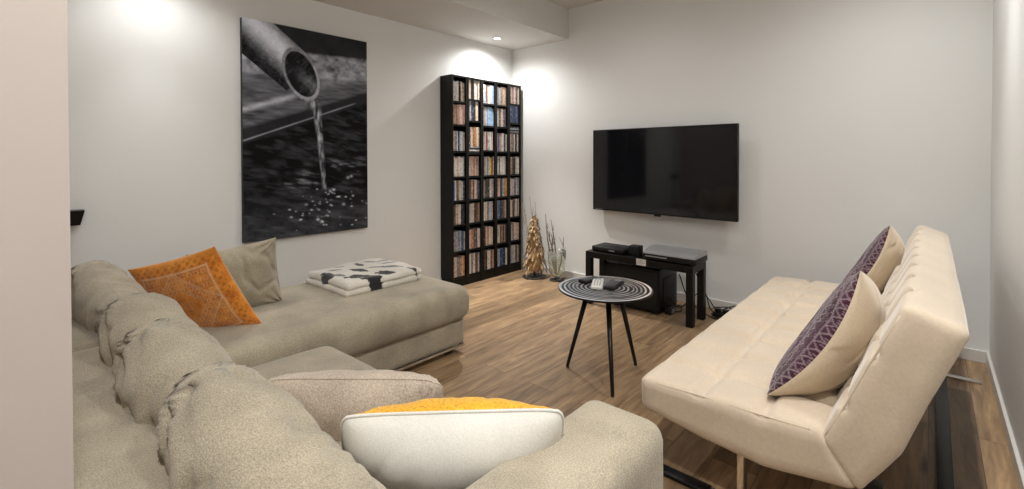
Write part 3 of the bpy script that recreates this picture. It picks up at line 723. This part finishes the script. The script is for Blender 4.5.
bc('plump beige back cushion, second nearest, behind the nearest one', (-1.42, .375, .56), (.99, .10, -.04), (0, -.22, 1), .60, .44, .30, 2, taper=.30)
bc('beige back cushion just below the orange pillow, squeezed between its neighbours', (-1.80, .39, .565), (.99, .10, -.03), (0, -.22, 1), .60, .44, .29, 3, taper=.30)
bc('beige back cushion at the far left end of the sofa behind the orange pillow', (-2.45, .36, .58), (1, .06, -.02), (0, -.22, 1), .72, .44, .27, 4, taper=.2)

# ------------------------------------------------------------------ scatter pillows
def paint_orange(A, B, sd, x, y):
    base = np.array([.88, .34, .05]); dk = np.array([.58, .16, .02]); lt = np.array([.85, .58, .36])
    n = n2(x*26, y*26, 5, 4); c = base+(dk-base)*np.clip(.45+1.1*n, 0, 1)[:, None]
    def mixw(m): return c+(lt-c)*np.clip(m, 0, 1)[:, None]*.75
    def ring(d, r, w): return np.exp(-((d-r)/w)**2)
    sq = np.maximum(np.abs(A), np.abs(B)); di = np.abs(A)+np.abs(B)*.95
    c = mixw(ring(sq, .74, .018)*1.2)
    c = mixw(ring(di, .74, .02)*(sq < .74)*1.1)
    inner = (sq < .72)
    lat = (np.abs(np.sin(A*22)*np.sin(B*22)))
    band = inner*(di > .78); c = mixw(band*np.exp(-((lat-.55)/.14)**2)*.9)
    med = inner*(di < .70)*(di > .34); c = mixw(med*np.exp(-((np.abs(np.sin((A+B)*17)*np.sin((A-B)*17))-.5)/.16)**2)*1.2)
    cen = np.exp(-((np.abs(A)-.06)/.02)**2)*(np.abs(B) < .12); c = mixw(cen*.4)
    bord = (sq > .78)*(sq < .94)
    dkm = bord*(np.sin(A*38)*np.sin(B*38) > .25); c = c+(np.array([.30, .08, .015])-c)*(dkm*.5)[:, None]
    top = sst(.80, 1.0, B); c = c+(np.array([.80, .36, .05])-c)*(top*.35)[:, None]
    c[sd < 0] = (.45, .36, .22)
    return c
PU, PV = (.343, .241, .112), (-.013, -.214, .391)
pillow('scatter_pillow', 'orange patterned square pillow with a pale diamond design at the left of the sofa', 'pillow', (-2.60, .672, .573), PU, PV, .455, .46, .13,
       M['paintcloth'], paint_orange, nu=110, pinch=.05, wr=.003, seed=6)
pillow('scatter_pillow', 'plain beige wrinkled cushion leaning behind the orange pillow against the wall side', 'pillow', (-2.76, .90, .585), (.15, .98, .10), (-.04, -.50, .85), .42, .38, .20,
       M['sofa'], nu=70, pinch=.06, wr=.011, seed=12, fold=.014)
pillow('scatter_pillow', 'beige linen pillow with a russet end, behind the white and yellow pillow', 'pillow', (-1.355, .775, .445), (-.68, -.73, .05), (.25, -.25, .9), .56, .25, .20,
       M['beige'], nu=56, pinch=.02, wr=.007, seed=14, fold=.008, corner=.14, seam=.0025)
pillow('scatter_pillow', 'white pillow with a fluffy yellow front leaning on the armrest', 'pillow', (-.808, .71, .575), (-.69, -.72, .015), (.26, -.26, .9), .49, .225, .20,
       M['yellow'], nu=56, pinch=.0, wr=.004, seed=15, a=2.2, corner=.06, lens=.75, split=('yellow_front', 'white_back', M['white_cotton']), seam=.004, seam_mat=M['white_cotton'])
def paint_purple(A, B, sd, x, y):
    c = np.tile(np.array([.050, .010, .028]), (len(A), 1)); c = c*(1+.5*n2(x*12, y*12, 3))[:, None]
    tri = lambda q: np.abs((q-np.floor(q))*2-1)
    ra = A*5.5+.42*tri(B*8+.5*np.floor(A*5.5)); d = np.abs(ra-np.floor(ra)-.5); row = np.abs(A*5.5-np.round(A*5.5))
    l = (d < .075)*1.0+(row < .045)*.8+(np.abs(tri(B*16)-.5) < .12)*(np.abs(d-.3) < .05)*.9
    l = np.clip(l, 0, 1)*(n2(x*50, y*50, 8)*.35+.8)
    c = c+(np.array([.60, .48, .50])-c)*np.clip(l, 0, 1)[:, None]*.42
    return c
def purple(label, c, u, v, s, seed):
    pillow('scatter_pillow', label, 'pillow', c, u, v, s, s, .20, M['paintcloth'], paint_purple, nu=150, pinch=-.02, corner=0, sag=lambda A, B: -.048*(1-B*B), wr=.004, seed=seed,
           split=('embroidered_front', 'cream_back', M['creamback']), group='purple and cream pillows on the sofa bed')
purple('purple embroidered pillow with a cream back, nearer one on the sofa bed', (-.292, 2.085, .572), (0, -.95, .28), (.255, .24, .43), .52, 21)
purple('purple embroidered pillow with a cream back, farther one on the sofa bed', (-.270, 3.40, .58), (-.04, -.95, .28), (.255, .24, .43), .52, 22)

# ------------------------------------------------------------------ folded throw
def throw():
    x0, x1, y0, y1 = -3.0, -2.5, 1.385, 1.935
    t = thing('folded_throw', 'folded white throw with dark grey bird shapes on the chaise', 'blanket', ((x0+x1)/2, (y0+y1)/2, .43))
    rs = np.random.RandomState(7)
    B = [(.30, .22, .055, .025, 20, 0), (.16, .30, .05, .02, -10, 0), (.47, .20, .05, .035, 80, 0), (.25, .03, .05, .03, 0, 0),  (.36, .42, .07, .02, 60, 1), (.22, .48, .06, .016, 70, 1), (.10, .42, .05, .014, 60, 1), (.08, .20, .04, .012, 30, 1),
         (.40, .15, .06, .03, 70, 0), (.44, .32, .05, .03, 60, 0), (.30, .08, .04, .02, 20, 1), (.16, .12, .04, .018, 50, 1), (.46, .50, .03, .02, 10, 0), (.30, .34, .05, .014, 75, 1), (.12, .52, .04, .012, 80, 1)]
    def col(V):
        px = V[:, 0]-x0; py = V[:, 1]-y0+ (V[:, 2]-.45)*.2; d = np.zeros(len(V)); tone = np.full(len(V), .09)
        for (a, b, L, w_, an, k) in B:
            an = R(an); dx = px-a; dy = py-b; q = dx*math.cos(an)+dy*math.sin(an); s = -dx*math.sin(an)+dy*math.cos(an)
            L = L*1.1; w_ = w_*1.05; body = (q/L)**2+(s/(w_*(1.1-.5*np.clip(q/L, -1, 1))))**2; tail = (np.abs(s) < (w_*.9*np.clip(-q/L-.6, 0, .6)))*(q < 0)*(q > -L*1.35)
            mm = ((body+.5*n2(px*70, py*70, 5, 2)) < .95) | tail; d = np.maximum(d, mm); tone = np.where(mm, (.022, .17)[k], tone)
        c = np.tile(np.array([.68, .64, .57]), (len(V), 1)); return np.where(d[:, None] > 0, tone[:, None]*np.array([1, 1, 1.04]), c)
    def layer(nm, a0, a1, b0, b1, z0, z1, seed, skew):
        def ex(Q, Nn, P):
            Q[:, 2] += .016*fbm(Q*np.array([6, 6, 1]), seed, 3)*(Nn[:, 2] > -.2); Q[:, 0] += skew*(Q[:, 1]-b0)
            return Q
        V, Fc = softbox(a0, a1, b0, b1, z0, z1, (z1-z0)*.49, step=.0065, amp=.002, freq=12, seed=seed, crown=.012, extra=ex)
        mesh(nm, V, Fc, M['paintcloth'], t, col=col(V))
    layer('lower_fold', x0-.012, x1+.002, y0-.012, y1-.01, .428, .468, 31, -.02)
    layer('upper_fold', x0, x1, y0, y1, .462, .512, 32, -.02)
throw()

# ------------------------------------------------------------------ cream sofa bed
def futon():
    Y0, Y1 = 1.655, 3.70
    t = thing('sofa_bed', 'cream tufted armless sofa bed on chrome legs along the right wall', 'sofa', (-.35, (Y0+Y1)/2, 0))
    top = np.array([(-.825, .405), (-.60, .415), (-.40, .418), (-.235, .425)]); btm = np.array([(-.822, .285), (-.60, .25), (-.40, .235), (-.14, .272)])
    def loft(tp, bt, nm, wdt, tuftn, seed, thick, rad=.035, flip=False, tdepth=.030, endq=0):
        nL = 46; nY = 150; nT = 7
        L = wdt
        def fn(P, Nn):
            s = P[:, 0]/L+.5; k = P[:, 2]/thick+.5; ss = np.linspace(0, 1, len(tp))
            a = np.stack([np.interp(s, ss, tp[:, 0]), np.interp(s, ss, tp[:, 1])], 1); b = np.stack([np.interp(s, ss, bt[:, 0]), np.interp(s, ss, bt[:, 1])], 1)
            d = a-b; dn = d/np.linalg.norm(d, axis=1, keepdims=True)
            Q = b+d*k[:, None]; y = P[:, 1]+(Y0+Y1)/2
            tm = sst(.5, .95, Nn[:, 2])
            # stitched grid of shallow tufts
            pu = s*tuftn[0]; pv = (y-Y0)/(Y1-Y0)*tuftn[1]
            du = np.abs(pu-np.round(pu)); dv = np.abs(pv-np.round(pv)); inner = sst(.03, .10, s)*(1-sst(.92, .98, s)); iny = sst(.02, .05, (y-Y0)/(Y1-Y0))*(1-sst(.95, .98, (y-Y0)/(Y1-Y0)))
            gr = np.maximum(np.exp(-(du/.10)**2)*(np.round(pu) > 0)*(np.round(pu) < tuftn[0]), np.exp(-(dv/.12)**2)*(np.round(pv) > 0)*(np.round(pv) < tuftn[1])*iny)
            pt = np.exp(-(du**2+dv**2)/.015)
            off = -tdepth*tm*(gr*.8+pt*.8*inner*iny)+.003*fbm(np.stack([Q[:, 0]*9, y*7, Q[:, 1]*9], 1), seed, 3)
            Q = Q+dn*off[:, None]
            yy = y+Nn[:, 1]*(.004*fbm(np.stack([Q[:, 0]*7, y*0+seed, Q[:, 1]*7], 1), seed+3, 2)+.006)
            return np.stack([Q[:, 0], yy, Q[:, 1]], 1)
        V, Fc = rbox((L, Y1-Y0, thick), rad, (nL, nY, nT), fn)
        return V, Fc
    V, Fc = loft(top, btm, 's', .60, (3, 9), 3, .15, .028); mesh('seat', V, Fc, M['cream'], t)
    # back: front face toward -x.  s runs up the back, k=1 is the front face
    ft = np.array([(-.245, .395), (-.19, .52), (-.12, .69), (-.052, .842)]); bk = np.array([(-.150, .266), (-.052, .42), (.012, .60), (.086, .792)])
    V, Fc = loft(ft, bk, 'b', .50, (3, 9), 5, .15, .024); mesh('backrest', V, Fc, M['cream'], t)
    # piping around the near end faces
    for nm, tp, bt in (('seat_piping', top, btm), ('back_piping', ft, bk)):
        for y in (Y0+.004, Y1-.004):
            p = [Vector((a, y, b)) for a, b in tp]; q = (Vector((bt[0][0], 0, bt[0][1]))-Vector((tp[0][0], 0, tp[0][1]))).normalized()*.012
            pts = spline([v+q for v in p], 5); mesh(nm, *tube(pts[1:-1], .0035, 6), M['cream'], t)
    for y in (1.768, 3.60):
        b = MB(); b.add(*box(-.745, .215, y-.022, y+.022, 0.002, .012, .002)); b.build('floor_rail', M['chrome'], t)
        mesh('rail_tip', *box(-.79, -.60, y-.026, y+.026, .0, .016, .004), M['black'], t)
        for x in (-.49,):
            zt = .262
            mesh('post', *box(x-.011, x+.011, y-.022, y+.022, .010, zt, .002), M['chrome'], t)
        mesh('seat_bracket', *box(-.60, -.10, y-.02, y+.02, .235, .262, .002), M['black'], t)
    mesh('floor_bar', *box(.025, .073, 1.78, 3.60, .004, .026, .002), M['black'], t)
futon()
